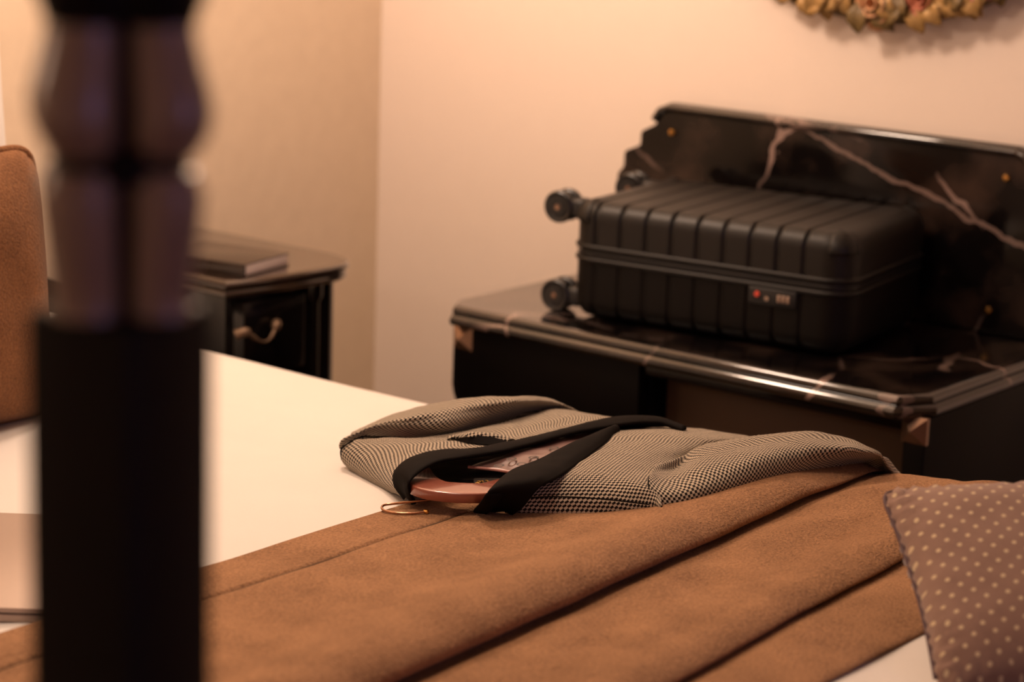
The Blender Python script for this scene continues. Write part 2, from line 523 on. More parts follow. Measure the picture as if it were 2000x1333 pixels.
# ------------------------------------------------------------------ bed runner with its long folds
def runner():
    # profile across the runner: (x, height above the bedspread); the fold at x = -1.46 doubles back on itself
    prof = [(-1.876, .001), (-1.878, .005), (-1.874, .009), (-1.862, .0095), (-1.80, .010), (-1.787, .010), (-1.781, .0062), (-1.776, .0062), (-1.770, .0105),
            (-1.70, .012), (-1.64, .016), (-1.585, .026), (-1.545, .037), (-1.510, .042), (-1.480, .037), (-1.460, .024), (-1.464, .013), (-1.482, .006),
            (-1.468, .0035), (-1.450, .008), (-1.41, .013), (-1.36, .016), (-1.315, .023), (-1.285, .027), (-1.262, .021), (-1.250, .012), (-1.258, .006), (-1.266, .0045), (-1.246, .004),
            (-1.225, .009), (-1.18, .010), (-1.145, .010), (-1.133, .0085), (-1.128, .005), (-1.131, .001)]
    P = spline([(a, b, 0) for a, b in prof], 4)
    vs = []; n = 0
    for s in P:
        pp = path_y(s.x, bed_top(s.x), .36, .008, 110)
        n = len(pp)
        for y, z in pp:
            x = s.x; h = s.y
            # the folds drift sideways and swell along the bed
            k = sstep((x + 1.70) / .16) * sstep((-1.15 - x) / .08)
            drift = (-.052 * (y - 2.15)) if y < 2.72 else -.052 * .57
            x += drift * k
            x += .004 * noise.noise(Vector((y * 4, s.x * 3, 2))) * k
            edge = sstep((x + 1.80) / -.06)
            x += edge * (-.012 * math.sin((y - 1.5) * 4.2)) * .6
            amp = 1.0
            if s.x > -1.70 and s.x < -1.45:
                amp = .85 + .35 * sstep((2.45 - y) / .7) - .45 * sstep((y - 2.5) / .25)
            elif s.x >= -1.45:
                amp = 1.0 + .12 * math.sin(y * 5)
            hh = h * amp
            flat = sstep((s.x + 1.46) / .03) * sstep((-1.27 - s.x) / .05)
            hh += .0030 * noise.noise(Vector((x * 6, y * 5, 8))) + .0016 * noise.noise(Vector((x * 17, y * 11, 3))) + flat * (.0055 * noise.noise(Vector(((x + y * .25) * 16, y * 6, 11))) + .003 * noise.noise(Vector(((x - y * .3) * 30, y * 12, 5))))
            if y > BY1 - .01 and z < .6:
                vs.append((x, y + max(hh * .6, .002), z))
            elif y < BY0 + .01 and z < .6:
                vs.append((x, y - max(hh * .6, .002), z))
            else:
                vs.append((x, y, z + max(hh, .0015)))
    o = mesh('bed_runner', vs, grid_faces(len(P), n), M_BROWN)
    tag(o, 'brown suede bed runner with long folds lying across the white bedspread', 'bed runner')
    md = o.modifiers.new('thickness', 'SOLIDIFY'); md.thickness = .0025; md.offset = -1
    # stitched seam a hand's breadth in from the edge
    pts = []
    for k in range(60):
        y = BY0 + .16 + (BY1 - BY0 - .32) * k / 59
        pts.append((-1.779 + .004 * noise.noise(Vector((y * 4, -1.779 * 3, 2))) * 0, y, bed_z(-1.779, y) + .0082))
    tube('seam', pts, .0016, M_BROWN_D, o, 6, 1)
    return o
runner()

# ------------------------------------------------------------------ houndstooth jacket on its hanger
PANEL_R = [[[-1.736,2.219,.687],
 [-1.685,2.255,.689],
 [-1.63,2.291,.691],
 [-1.58,2.328,.691],
 [-1.568,2.339,.691]],
 [[-1.73,2.216,.697],
 [-1.682,2.256,.699],
 [-1.628,2.293,.699],
 [-1.578,2.323,.7],
 [-1.563,2.325,.7]],
 [[-1.721,2.227,.713],
 [-1.682,2.265,.714],
 [-1.629,2.299,.716],
 [-1.58,2.322,.716],
 [-1.564,2.321,.716]],
 [[-1.716,2.255,.727],
 [-1.683,2.288,.729],
 [-1.638,2.321,.73],
 [-1.596,2.341,.729],
 [-1.607,2.387,.714]],
 [[-1.722,2.298,.732],
 [-1.692,2.332,.733],
 [-1.655,2.366,.733],
 [-1.633,2.411,.724],
 [-1.639,2.461,.709]],
 [[-1.746,2.371,.73],
 [-1.715,2.404,.731],
 [-1.676,2.431,.731],
 [-1.657,2.486,.721],
 [-1.655,2.53,.709]],
 [[-1.77,2.45,.727],
 [-1.735,2.478,.729],
 [-1.694,2.505,.731],
 [-1.658,2.539,.727],
 [-1.656,2.588,.713]],
 [[-1.791,2.526,.724],
 [-1.757,2.558,.726],
 [-1.706,2.578,.729],
 [-1.656,2.598,.728],
 [-1.647,2.639,.715]],
 [[-1.791,2.735,.686],
 [-1.757,2.735,.689],
 [-1.706,2.735,.692],
 [-1.656,2.735,.694],
 [-1.647,2.735,.695]],
 [[-1.791,2.862,.6],
 [-1.757,2.862,.6],
 [-1.706,2.862,.6],
 [-1.656,2.862,.6],
 [-1.647,2.862,.6]],
 [[-1.791,2.875,.46],
 [-1.757,2.875,.46],
 [-1.706,2.875,.46],
 [-1.656,2.875,.46],
 [-1.647,2.875,.46]]]
SLEEVE_R = [[[-1.583,2.328,.69],
 [-1.576,2.322,.702],
 [-1.584,2.326,.72],
 [-1.599,2.341,.732],
 [-1.622,2.38,.731],
 [-1.648,2.433,.724],
 [-1.678,2.493,.673]],
 [[-1.561,2.363,.69],
 [-1.553,2.355,.702],
 [-1.561,2.355,.722],
 [-1.597,2.39,.725],
 [-1.635,2.455,.719],
 [-1.645,2.483,.725],
 [-1.675,2.543,.674]],
 [[-1.55,2.424,.692],
 [-1.543,2.415,.704],
 [-1.546,2.408,.724],
 [-1.57,2.428,.734],
 [-1.611,2.486,.734],
 [-1.652,2.554,.728],
 [-1.682,2.614,.678]],
 [[-1.543,2.517,.694],
 [-1.534,2.505,.705],
 [-1.534,2.493,.726],
 [-1.546,2.502,.739],
 [-1.579,2.553,.74],
 [-1.615,2.614,.735],
 [-1.645,2.674,.685]],
 [[-1.537,2.624,.696],
 [-1.527,2.607,.708],
 [-1.522,2.59,.726],
 [-1.528,2.595,.738],
 [-1.547,2.628,.742],
 [-1.568,2.677,.738],
 [-1.598,2.737,.688]],
 [[-1.519,2.704,.696],
 [-1.513,2.691,.706],
 [-1.501,2.667,.722],
 [-1.499,2.658,.734],
 [-1.511,2.678,.736],
 [-1.526,2.704,.733],
 [-1.556,2.764,.682]],
 [[-1.538,2.84,.665],
 [-1.491,2.753,.697],
 [-1.475,2.721,.712],
 [-1.467,2.7,.722],
 [-1.466,2.695,.726],
 [-1.475,2.704,.724],
 [-1.505,2.764,.674]],
 [[-1.538,2.88,.645],
 [-1.491,2.793,.677],
 [-1.475,2.761,.692],
 [-1.467,2.74,.695],
 [-1.466,2.735,.695],
 [-1.475,2.744,.695],
 [-1.505,2.804,.654]],
 [[-1.538,2.862,.6],
 [-1.491,2.862,.6],
 [-1.475,2.862,.6],
 [-1.467,2.862,.6],
 [-1.466,2.862,.6],
 [-1.475,2.862,.6],
 [-1.505,2.862,.6]],
 [[-1.538,2.875,.46],
 [-1.491,2.875,.46],
 [-1.475,2.875,.46],
 [-1.467,2.875,.46],
 [-1.466,2.875,.46],
 [-1.475,2.875,.46],
 [-1.505,2.875,.46]]]
PANEL_L = [[[-2.078,2.301,.657],
 [-2.014,2.271,.661],
 [-1.958,2.246,.665],
 [-1.89,2.205,.677]],
 [[-2.094,2.302,.668],
 [-2.028,2.273,.672],
 [-1.967,2.245,.676],
 [-1.897,2.198,.689]],
 [[-2.092,2.299,.684],
 [-2.029,2.279,.688],
 [-1.972,2.255,.692],
 [-1.905,2.208,.704]],
 [[-2.08,2.309,.697],
 [-2.015,2.296,.701],
 [-1.964,2.276,.704],
 [-1.91,2.235,.716]],
 [[-2.042,2.321,.705],
 [-1.986,2.321,.709],
 [-1.915,2.285,.722],
 [-1.886,2.278,.723]],
 [[-2.005,2.364,.705],
 [-1.963,2.37,.708],
 [-1.895,2.337,.721],
 [-1.856,2.329,.723]],
 [[-1.983,2.428,.705],
 [-1.945,2.438,.707],
 [-1.878,2.411,.72],
 [-1.847,2.417,.722]],
 [[-1.976,2.536,.703],
 [-1.916,2.518,.715],
 [-1.873,2.516,.718],
 [-1.837,2.51,.721]],
 [[-1.972,2.64,.702],
 [-1.894,2.599,.715],
 [-1.847,2.591,.718],
 [-1.823,2.608,.719]],
 [[-1.972,2.735,.665],
 [-1.894,2.735,.675],
 [-1.847,2.735,.68],
 [-1.823,2.735,.683]],
 [[-1.972,2.862,.6],
 [-1.894,2.862,.6],
 [-1.847,2.862,.6],
 [-1.823,2.862,.6]],
 [[-1.972,2.875,.46],
 [-1.894,2.875,.46],
 [-1.847,2.875,.46],
 [-1.823,2.875,.46]]]
SLEEVE_L = [[[-2.107,2.315,.674],
 [-2.107,2.31,.683],
 [-2.098,2.305,.694],
 [-2.1,2.316,.696],
 [-2.109,2.335,.693],
 [-2.163,2.401,.671],
 [-2.183,2.431,.611]],
 [[-2.097,2.361,.69],
 [-2.092,2.349,.699],
 [-2.084,2.348,.706],
 [-2.074,2.35,.712],
 [-2.075,2.366,.713],
 [-2.143,2.45,.689],
 [-2.163,2.48,.629]],
 [[-2.046,2.39,.693],
 [-2.035,2.376,.704],
 [-2.027,2.368,.715],
 [-2.022,2.368,.725],
 [-2.029,2.382,.73],
 [-2.12,2.493,.701],
 [-2.14,2.523,.641]],
 [[-2.009,2.425,.695],
 [-1.997,2.409,.707],
 [-1.99,2.4,.718],
 [-1.994,2.403,.728],
 [-2.013,2.424,.733],
 [-2.086,2.507,.713],
 [-2.106,2.537,.652]],
 [[-2.009,2.518,.693],
 [-1.998,2.501,.706],
 [-1.99,2.488,.718],
 [-1.991,2.482,.727],
 [-1.996,2.483,.734],
 [-2.036,2.526,.726],
 [-2.056,2.556,.665]],
 [[-2.011,2.617,.689],
 [-1.996,2.597,.702],
 [-1.984,2.576,.714],
 [-1.972,2.553,.726],
 [-1.968,2.538,.734],
 [-1.993,2.555,.728],
 [-2.013,2.585,.668]],
 [[-2.111,2.841,.638],
 [-1.99,2.681,.694],
 [-1.976,2.659,.703],
 [-1.971,2.639,.711],
 [-1.973,2.628,.715],
 [-1.987,2.635,.712],
 [-2.007,2.665,.652]],
 [[-2.111,2.881,.618],
 [-1.99,2.735,.663],
 [-1.976,2.735,.665],
 [-1.971,2.735,.665],
 [-1.973,2.735,.665],
 [-1.987,2.735,.663],
 [-2.007,2.735,.632]],
 [[-2.111,2.862,.6],
 [-1.99,2.862,.6],
 [-1.976,2.862,.6],
 [-1.971,2.862,.6],
 [-1.973,2.862,.6],
 [-1.987,2.862,.6],
 [-2.007,2.862,.6]],
 [[-2.111,2.875,.46],
 [-1.99,2.875,.46],
 [-1.976,2.875,.46],
 [-1.971,2.875,.46],
 [-1.973,2.875,.46],
 [-1.987,2.875,.46],
 [-2.007,2.875,.46]]]
LAPEL_L = [[[-1.882,2.191,.68],
 [-1.876,2.189,.685],
 [-1.867,2.185,.685],
 [-1.858,2.182,.686],
 [-1.852,2.179,.684],
 [-1.861,2.183,.68]],
 [[-1.892,2.184,.697],
 [-1.883,2.18,.703],
 [-1.869,2.173,.706],
 [-1.856,2.166,.706],
 [-1.847,2.162,.704],
 [-1.86,2.168,.699]],
 [[-1.904,2.195,.71],
 [-1.892,2.188,.716],
 [-1.874,2.176,.719],
 [-1.856,2.164,.72],
 [-1.844,2.156,.718],
 [-1.862,2.168,.713]],
 [[-1.908,2.22,.72],
 [-1.896,2.211,.725],
 [-1.878,2.196,.728],
 [-1.859,2.182,.728],
 [-1.847,2.172,.725],
 [-1.865,2.187,.721]],
 [[-1.905,2.247,.724],
 [-1.893,2.237,.73],
 [-1.877,2.222,.732],
 [-1.86,2.207,.732],
 [-1.849,2.197,.73],
 [-1.866,2.212,.725]],
 [[-1.892,2.272,.726],
 [-1.883,2.263,.732],
 [-1.87,2.25,.734],
 [-1.857,2.237,.734],
 [-1.848,2.228,.732],
 [-1.861,2.241,.727]],
 [[-1.858,2.306,.728],
 [-1.852,2.299,.734],
 [-1.844,2.288,.736],
 [-1.836,2.277,.736],
 [-1.831,2.27,.733],
 [-1.839,2.281,.729]],
 [[-1.848,2.351,.728],
 [-1.842,2.344,.734],
 [-1.832,2.334,.736],
 [-1.823,2.323,.736],
 [-1.816,2.316,.734],
 [-1.826,2.327,.729]],
 [[-1.844,2.414,.726],
 [-1.837,2.407,.732],
 [-1.827,2.397,.735],
 [-1.817,2.388,.736],
 [-1.81,2.381,.734],
 [-1.821,2.391,.729]],
 [[-1.841,2.478,.726],
 [-1.834,2.472,.731],
 [-1.824,2.463,.734],
 [-1.815,2.454,.735],
 [-1.808,2.447,.733],
 [-1.818,2.457,.728]],
 [[-1.833,2.575,.724],
 [-1.827,2.564,.73],
 [-1.816,2.546,.733],
 [-1.806,2.529,.733],
 [-1.799,2.518,.731],
 [-1.809,2.535,.726]],
 [[-1.812,2.611,.724],
 [-1.806,2.603,.73],
 [-1.798,2.591,.732],
 [-1.79,2.579,.732],
 [-1.784,2.571,.73],
 [-1.792,2.583,.725]],
 [[-1.778,2.626,.724],
 [-1.775,2.621,.73],
 [-1.77,2.614,.732],
 [-1.765,2.606,.732],
 [-1.761,2.601,.729],
 [-1.766,2.609,.725]],
 [[-1.727,2.615,.723],
 [-1.725,2.612,.728],
 [-1.723,2.606,.73],
 [-1.72,2.6,.73],
 [-1.719,2.597,.727],
 [-1.721,2.602,.723]]]
LAPEL_R = [[[-1.722,2.217,.688],
 [-1.731,2.213,.693],
 [-1.745,2.207,.691],
 [-1.759,2.2,.692],
 [-1.768,2.196,.688],
 [-1.754,2.202,.685]],
 [[-1.702,2.212,.704],
 [-1.709,2.204,.711],
 [-1.719,2.192,.714],
 [-1.73,2.18,.714],
 [-1.737,2.171,.711],
 [-1.726,2.184,.706]],
 [[-1.689,2.226,.728],
 [-1.696,2.216,.734],
 [-1.706,2.2,.735],
 [-1.717,2.184,.735],
 [-1.724,2.173,.731],
 [-1.713,2.189,.727]],
 [[-1.688,2.266,.735],
 [-1.701,2.263,.74],
 [-1.72,2.259,.741],
 [-1.738,2.254,.738],
 [-1.751,2.251,.734],
 [-1.732,2.256,.731]],
 [[-1.713,2.345,.733],
 [-1.722,2.339,.738],
 [-1.734,2.329,.739],
 [-1.747,2.32,.738],
 [-1.756,2.313,.734],
 [-1.743,2.323,.731]],
 [[-1.746,2.439,.731],
 [-1.752,2.434,.736],
 [-1.761,2.426,.738],
 [-1.77,2.419,.737],
 [-1.776,2.414,.733],
 [-1.767,2.421,.729]],
 [[-1.784,2.534,.726],
 [-1.786,2.533,.732],
 [-1.788,2.53,.734],
 [-1.79,2.527,.733],
 [-1.791,2.525,.73],
 [-1.789,2.528,.726]]]
LINING = [[[-1.842,2.273,.716],
 [-1.801,2.283,.718],
 [-1.756,2.285,.721]],
 [[-1.832,2.315,.721],
 [-1.79,2.317,.724],
 [-1.759,2.326,.725]],
 [[-1.823,2.376,.725],
 [-1.79,2.378,.727],
 [-1.758,2.382,.728]],
 [[-1.827,2.466,.722],
 [-1.803,2.464,.724],
 [-1.774,2.46,.725]],
 [[-1.821,2.531,.72],
 [-1.804,2.531,.721],
 [-1.786,2.531,.722]]]
HANGER = [[-2.061,2.375,.674],
 [-1.996,2.329,.68],
 [-1.92,2.253,.697],
 [-1.865,2.201,.705],
 [-1.823,2.181,.708],
 [-1.786,2.19,.71],
 [-1.764,2.221,.709],
 [-1.772,2.289,.702],
 [-1.764,2.391,.699],
 [-1.725,2.455,.699]]
HOOK = [[-1.824,2.185,.694],
 [-1.842,2.171,.691],
 [-1.871,2.158,.684],
 [-1.88,2.149,.682],
 [-1.875,2.139,.681],
 [-1.864,2.134,.681],
 [-1.845,2.135,.682],
 [-1.829,2.146,.683],
 [-1.817,2.159,.685]]
POCKET_TOP = [[-1.959,2.369,.711],
 [-1.947,2.373,.715],
 [-1.908,2.348,.73],
 [-1.889,2.351,.733],
 [-1.876,2.361,.732],
 [-1.866,2.37,.729],
 [-1.858,2.378,.725]]
POCKET_LOW = [[-1.959,2.369,.711],
 [-1.946,2.372,.711],
 [-1.904,2.343,.722],
 [-1.882,2.343,.724],
 [-1.867,2.35,.725],
 [-1.858,2.36,.725],
 [-1.856,2.375,.726]]
LABEL = [[-1.802,2.236,.703],
 [-1.762,2.266,.705],
 [-1.795,2.308,.703],
 [-1.836,2.278,.701]]
MARKS = [[-1.797,2.308,.728],
 [-1.77,2.295,.729],
 [-1.778,2.331,.729],
 [-1.787,2.269,.729],
 [-1.787,2.387,.729]]
SHOULDER_SEAM = [[-1.71,2.224,.712],
 [-1.684,2.252,.713],
 [-1.652,2.274,.714],
 [-1.619,2.295,.713],
 [-1.578,2.315,.712]]

jacket = thing('jacket', 'black and cream houndstooth jacket with black lapels laid over the runner', 'jacket', (-1.8, 2.3, .68))
def lift_runner(Gd):
    pass
# front panels, sleeves
cloth('front_panel', PANEL_R, 8, 10, M_HOUND, jacket, uvrot=PI / 4, amp=.0014)
cloth('sleeve', SLEEVE_R, 9, 8, M_HOUND, jacket, uvrot=0, amp=.0016)
cloth('front_panel', PANEL_L, 8, 10, M_HOUND, jacket, uvrot=.5, amp=.0014)
cloth('sleeve', SLEEVE_L, 9, 8, M_HOUND, jacket, uvrot=.0, amp=.0012)
lp = cloth('lapel', LAPEL_L, 8, 4, M_BLACK_SATIN, jacket, .003, .0006)
lp = cloth('lapel', LAPEL_R, 10, 4, M_BLACK_SATIN, jacket, .003, .0006)
ln = cloth('lining', LINING, 8, 10, M_MAUVE, jacket, .002, .0025, 22)
ln['label'] = 'mauve satin lining with small dark printed marks'
tube('piping', [tuple(p) for p in LINING[0]], .0021, M_PIPING, ln, 8, 6)
for i, p in enumerate(MARKS):
    p = Vector(p)
    vs = []; N = 14
    for k in range(N):
        an = 2 * PI * k / N
        for r in (.0032, .0052): vs.append(p + Vector((r * math.cos(an) * 1.2, r * math.sin(an) * 1.6, .0012)))
    mesh('printed_mark', vs, [tuple(x for x in f) for f in grid_faces(N, 2, close_u=True)], M_MARK, ln)
# back panel with its dark satin inside
bk = []
for i in range(9):
    y = 2.30 + .42 * i / 8
    bk.append([(x, y, bed_z(x, y) + (.013 if x > -1.9 else .006)) for x in (-2.00, -1.94, -1.88, -1.80, -1.74, -1.69, -1.64)])
cloth('back_lining', bk, 4, 6, M_LINING, jacket, .002, .004, 18)
lab = mesh('neck_label', [Vector(p) for p in LABEL], [(0, 1, 2, 3)], M_LINING, jacket, smooth=False)
L0, L1, L2, L3 = [Vector(p) for p in LABEL]
for k in range(16):
    a = .10 + .62 * k / 15
    q = L0.lerp(L1, a).lerp(L3.lerp(L2, a), .40 + .22 * math.sin(k * 2.4))
    d = (L1 - L0).normalized(); e = (L3 - L0).normalized()
    an = random.uniform(-.9, .9); dd = d * math.cos(an) + e * math.sin(an)
    tube('gold_stitch', [q - dd * .0028 + Vector((0, 0, .001)), q + Vector((0, 0, .0018)), q + dd * .0028 + Vector((0, 0, .001))], .0011, M_GOLD, lab, 5, 1)
# breast pocket: dark mouth and the turned edge above it
vs = [Vector(p) + Vector((0, 0, .0015)) for p in POCKET_TOP] + [Vector(p) + Vector((0, 0, .0015)) for p in POCKET_LOW]
n = len(POCKET_TOP)
mesh('pocket_mouth', vs, [(i, i + 1, n + i + 1, n + i) for i in range(n - 1)], M_BLACK_SATIN, jacket)
welt = [[Vector(p) + Vector((0, 0, -.001)), Vector(p) + Vector((-.002, .004, .0025)), Vector(p) + Vector((-.006, .016, .001)), Vector(p) + Vector((-.010, .034, -.006))] for p in POCKET_TOP]
cloth('pocket_welt', welt, 6, 5, M_HOUND, jacket, .0015, 0, uvrot=.5)
# seams
def seam_on(ctrl, idx, axis, name, dz=.0016):
    pts = [r[idx] for r in ctrl] if axis == 'u' else ctrl[idx]
    return tube(name, [(p[0], p[1], p[2] + dz) for p in pts], .0010, M_BLACK_SATIN, jacket, 5, 6)
seam_on([r for r in SLEEVE_R[0:1]], 0, 'v', 'armhole_seam') if False else None
tube('armhole_seam', [Vector(p) + Vector((.0012, -.0022, .0006)) for p in SLEEVE_R[0][0:5]], .0009, M_BLACK_SATIN, jacket, 5, 6)
tube('armhole_seam', [Vector(p) + Vector((.001, -.002, .001)) for p in [PANEL_L[1][0], PANEL_L[2][0], PANEL_L[3][0], SLEEVE_L[1][0], SLEEVE_L[2][0], SLEEVE_L[3][0]]], .0012, M_BLACK_SATIN, jacket, 5, 6)

tube('shoulder_seam', [Vector(p) + Vector((.0005, -.0016, .0010)) for p in SHOULDER_SEAM], .0010, M_BLACK_SATIN, jacket, 5, 6)

# hanger: contoured wooden arms, hook with a brass tip
hanger = thing('coat_hanger', 'reddish lacquered wooden coat hanger inside the jacket collar', 'hanger', (-1.86, 2.26, .70))
HP = spline(HANGER, 6)
vs = []; NS = 28
for i, p in enumerate(HP):
    t = (HP[min(i + 1, len(HP) - 1)] - HP[max(i - 1, 0)]).normalized()
    side = t.cross(Vector((0, 0, 1))).normalized()
    f = abs(i / (len(HP) - 1) - .5) * 2
    wd = .0225 + .003 * math.cos(f * PI) ; th = .0072
    for k in range(NS):
        an = 2 * PI * k / NS
        c_, s_ = math.cos(an), math.sin(an)
        e = .22
        vs.append(p + side * wd * math.copysign(abs(c_) ** e, c_) + Vector((0, 0, 1)) * th * math.copysign(abs(s_) ** e, s_))
fs = grid_faces(len(HP), NS, close_v=True) + [tuple(range(NS))[::-1], tuple((len(HP) - 1) * NS + k for k in range(NS))]
hb_ = mesh('arms', vs, fs, M_HANGER, hanger, auto=75)
bm = bmesh.new(); bm.from_mesh(hb_.data); bmesh.ops.recalc_face_normals(bm, faces=bm.faces); bm.to_mesh(hb_.data); bm.free()
hk = tube('hook', HOOK, .0017, M_HOOK, hanger, 8, 8)
lathe('hook_tip', [(.0005, -.004), (.0026, -.003), (.0032, 0), (.0026, .003), (.0005, .004)], M_BRASS, hk, HOOK[-1], 'x', 10)

# ------------------------------------------------------------------ cushions, pillow, laptop
def round_corner(x, y, hw, hh, r):
    ax, ay = abs(x) - (hw - r), abs(y) - (hh - r)
    if ax > 0 and ay > 0:
        L = max(ax, ay) / math.hypot(ax, ay)
        ax *= L; ay *= L
        return math.copysign(hw - r + ax, x), math.copysign(hh - r + ay, y)
    return x, y
def cushion_mesh(w_, h_, th, n=40, pw=2.6, flange=0, wrinkle=.002, seed=0, ruffle=0, rnd=0):
    """cushion in its own plane: x = width, y = height, z = thickness, origin at the centre"""
    vs = []; uvs = []; fs = []
    for side in (1, -1):
        base = len(vs)
        for i in range(n + 1):
            for j in range(n + 1):
                u = -1 + 2 * i / n; v = -1 + 2 * j / n
                # more samples near the rim
                u = math.copysign(1 - (1 - abs(u)) ** 1.5, u); v = math.copysign(1 - (1 - abs(v)) ** 1.5, v)
                k = max((1 - abs(u) ** pw) * (1 - abs(v) ** pw), 0) ** .52
                pinch = 1 - .055 * (1 - abs(v) ** 2) * abs(u) ** 3; pinch2 = 1 - .055 * (1 - abs(u) ** 2) * abs(v) ** 3
                x = u * w_ / 2 * pinch; y = v * h_ / 2 * pinch2
                rim = max(abs(u), abs(v))
                if rnd: x, y = round_corner(x, y, w_ / 2, h_ / 2, rnd)
                z = side * th / 2 * k
                q = Vector((x * 14, y * 14, seed + side * 3))
                z += side * wrinkle * noise.noise(q) * (1 - rim ** 6)
                if ruffle:
                    s_ = (y if abs(u) > abs(v) else x)
                    z += side * ruffle * math.sin(s_ * 330 + 4 * noise.noise(q * .5)) * sstep((rim - .76) / .18) * (1 - sstep((rim - .985) / .015))
                    if rim > .97:
                        sgn = .0022 * math.sin(s_ * 330 + 1)
                        if abs(u) > abs(v): x += sgn
                        else: y += sgn
                vs.append(Vector((x, y, z))); uvs.append((x, y))
        for i in range(n):
            for j in range(n):
                a = base + i * (n + 1) + j
                f = (a, a + n + 1, a + n + 2, a + 1)
                fs.append(f if side > 0 else f[::-1])
    return vs, fs, uvs

def place(vs, origin, ex, ey, ez):
    return [Vector(origin) + ex * v.x + ey * v.y + ez * v.z for v in vs]
def rim_loop(w_, h_, n=14, rnd=0):
    pts = []
    for a, b in (((-1, -1), (1, -1)), ((1, -1), (1, 1)), ((1, 1), (-1, 1)), ((-1, 1), (-1, -1))):
        for k in range(n):
            t = k / n
            u = a[0] + (b[0] - a[0]) * t; v = a[1] + (b[1] - a[1]) * t
            p1 = 1 - .055 * (1 - abs(v) ** 2) * abs(u) ** 3; p2 = 1 - .055 * (1 - abs(u) ** 2) * abs(v) ** 3
            x, y = u * w_ / 2 * p1, v * h_ / 2 * p2
            if rnd: x, y = round_corner(x, y, w_ / 2, h_ / 2, rnd)
            pts.append(Vector((x, y, 0)))
    return pts

def soft_cushion(name, label, cat, origin, ex, ey, w_, h_, th, m, seed=0, ruffle=0, piping=None, pr=.004, wrinkle=.002, pw=2.6, rnd=0):
    ex = Vector(ex).normalized(); ey = Vector(ey); ey = (ey - ex * ey.dot(ex)).normalized(); ez = ex.cross(ey)
    root = thing(name, label, cat, Vector(origin) - Vector((0, 0, 0)))
    vs, fs, uvs = cushion_mesh(w_, h_, th, 44, pw, 0, wrinkle, seed, ruffle, rnd)
    body = mesh('cover', place(vs, origin, ex, ey, ez), fs, m, root, uv=uvs)
    bm = bmesh.new(); bm.from_mesh(body.data); bmesh.ops.remove_doubles(bm, verts=bm.verts, dist=.0004); bm.to_mesh(body.data); bm.free()
    if piping: tube('piping', place(rim_loop(w_, h_, 14, rnd), origin, ex, ey, ez), pr, piping, root, 8, 3, closed=False)
    return root

# brown cushion leaning back on the pillows
lean = math.radians(5)
soft_cushion('throw_cushion', 'plain brown suede cushion with piped edge leaning on white pillows', 'cushion', (-2.645, 2.013, .850), (0, 1, 0), (-math.sin(lean), 0, math.cos(lean)), .44, .415, .17, M_CUSH, 3, 0, M_CUSH, .007, .004, 3.4, .05)
soft_cushion('pillow', 'white cotton pillow standing behind the brown cushion', 'pillow', (-2.87, 2.036, .915), (0, 1, 0), (-math.sin(.12), 0, math.cos(.12)), .66, .53, .17, M_WHITE, 9, 0, None, wrinkle=.005)
# dotted cushion on the foot of the bed
B_ = Vector((-1.022, 2.058, .690))
ex_ = Vector((.72, .68, .035)).normalized(); ey_ = Vector((-.81, .37, .41)); ey_ = (ey_ - ex_ * ey_.dot(ex_)).normalized()
soft_cushion('dotted_cushion', 'taupe cushion with cream polka dots and a gathered edge at the bed foot', 'cushion', B_ + ex_ * .160 + ey_ * .146, ex_, ey_, .335, .305, .11, M_DOTS, 5, .0030, mat('plum_piping', (.075, .035, .040), .7), .0028, .005, rnd=.025)
soft_cushion('small_pillow', 'small plain white pillow tucked behind the polka dot cushion', 'pillow', (-1.02, 2.60, .735), (1, 0, 0), (0, 1, 0), .30, .34, .10, M_WHITE, 6, 0, None, wrinkle=.004)

# closed laptop on the bedspread
lt = thing('laptop', 'slim champagne metal laptop lying closed on the white bedspread', 'laptop', (-2.05, 1.66, .665), math.radians(38))
LW, LD = .34, .345
ctr = Vector((-2.115, 1.632, 0))
lt.location = (ctr.x, ctr.y, .6665)
bpy.context.view_layer.update()
def rbox_local(name, hw, hd, z0, z1, r, m, parent, bevel):
    poly = []
    for sx, sy, a0 in ((1, 1, 0), (-1, 1, PI / 2), (-1, -1, PI), (1, -1, 3 * PI / 2)):
        for k in range(7):
            a = a0 + PI / 2 * k / 6
            poly.append((sx * (hw - r) + r * math.cos(a), sy * (hd - r) + r * math.sin(a)))
    o = prism(name, poly, 'z', z0, z1, m, None, bevel)
    o.parent = parent
    return o
rbox_local('base', LW / 2, LD / 2, -.0005, .0085, .012, M_LAPTOP, lt, .0015)
rbox_local('hinge_gap', LW / 2 - .002, LD / 2 - .002, .008, .0105, .010, M_DARKGAP, lt, 0)
rbox_local('lid', LW / 2, LD / 2, .0103, .0165, .012, M_LAPTOP, lt, .0015)

# ------------------------------------------------------------------ marble console
DT = .671
desk = thing('marble_console', 'black marble topped console with upright back slab against the wall', 'console', (-2.165, 3.45, 0))
TX0, TX1, TY0, TY1, CH = -2.670, -1.668, 3.185, 3.745, .062
def top_poly(off):
    return [(TX0 - off, TY1), (TX0 - off, TY0 + CH), (TX0 + CH * .62, TY0 - off), (TX1 - CH * .62, TY0 - off), (TX1 + off, TY0 + CH), (TX1 + off, TY1)]
def moulded_slab(name, polyf, prof, m, parent):
    """prof: (offset, z) list from the bottom up; polygon rings stacked and capped"""
    vs = []; N = len(polyf(0))
    for off, z in prof:
        for x, y in polyf(off): vs.append((x, y, z))
    fs = [f[::-1] for f in grid_faces(len(prof), N, close_v=True)]
    fs.append(tuple(range(N))[::-1]); fs.append(tuple((len(prof) - 1) * N + k for k in range(N)))
    o = mesh(name, vs, fs, m, parent, auto=28)
    bm = bmesh.new(); bm.from_mesh(o.data); bmesh.ops.recalc_face_normals(bm, faces=bm.faces); bm.to_mesh(o.data); bm.free()
    return o
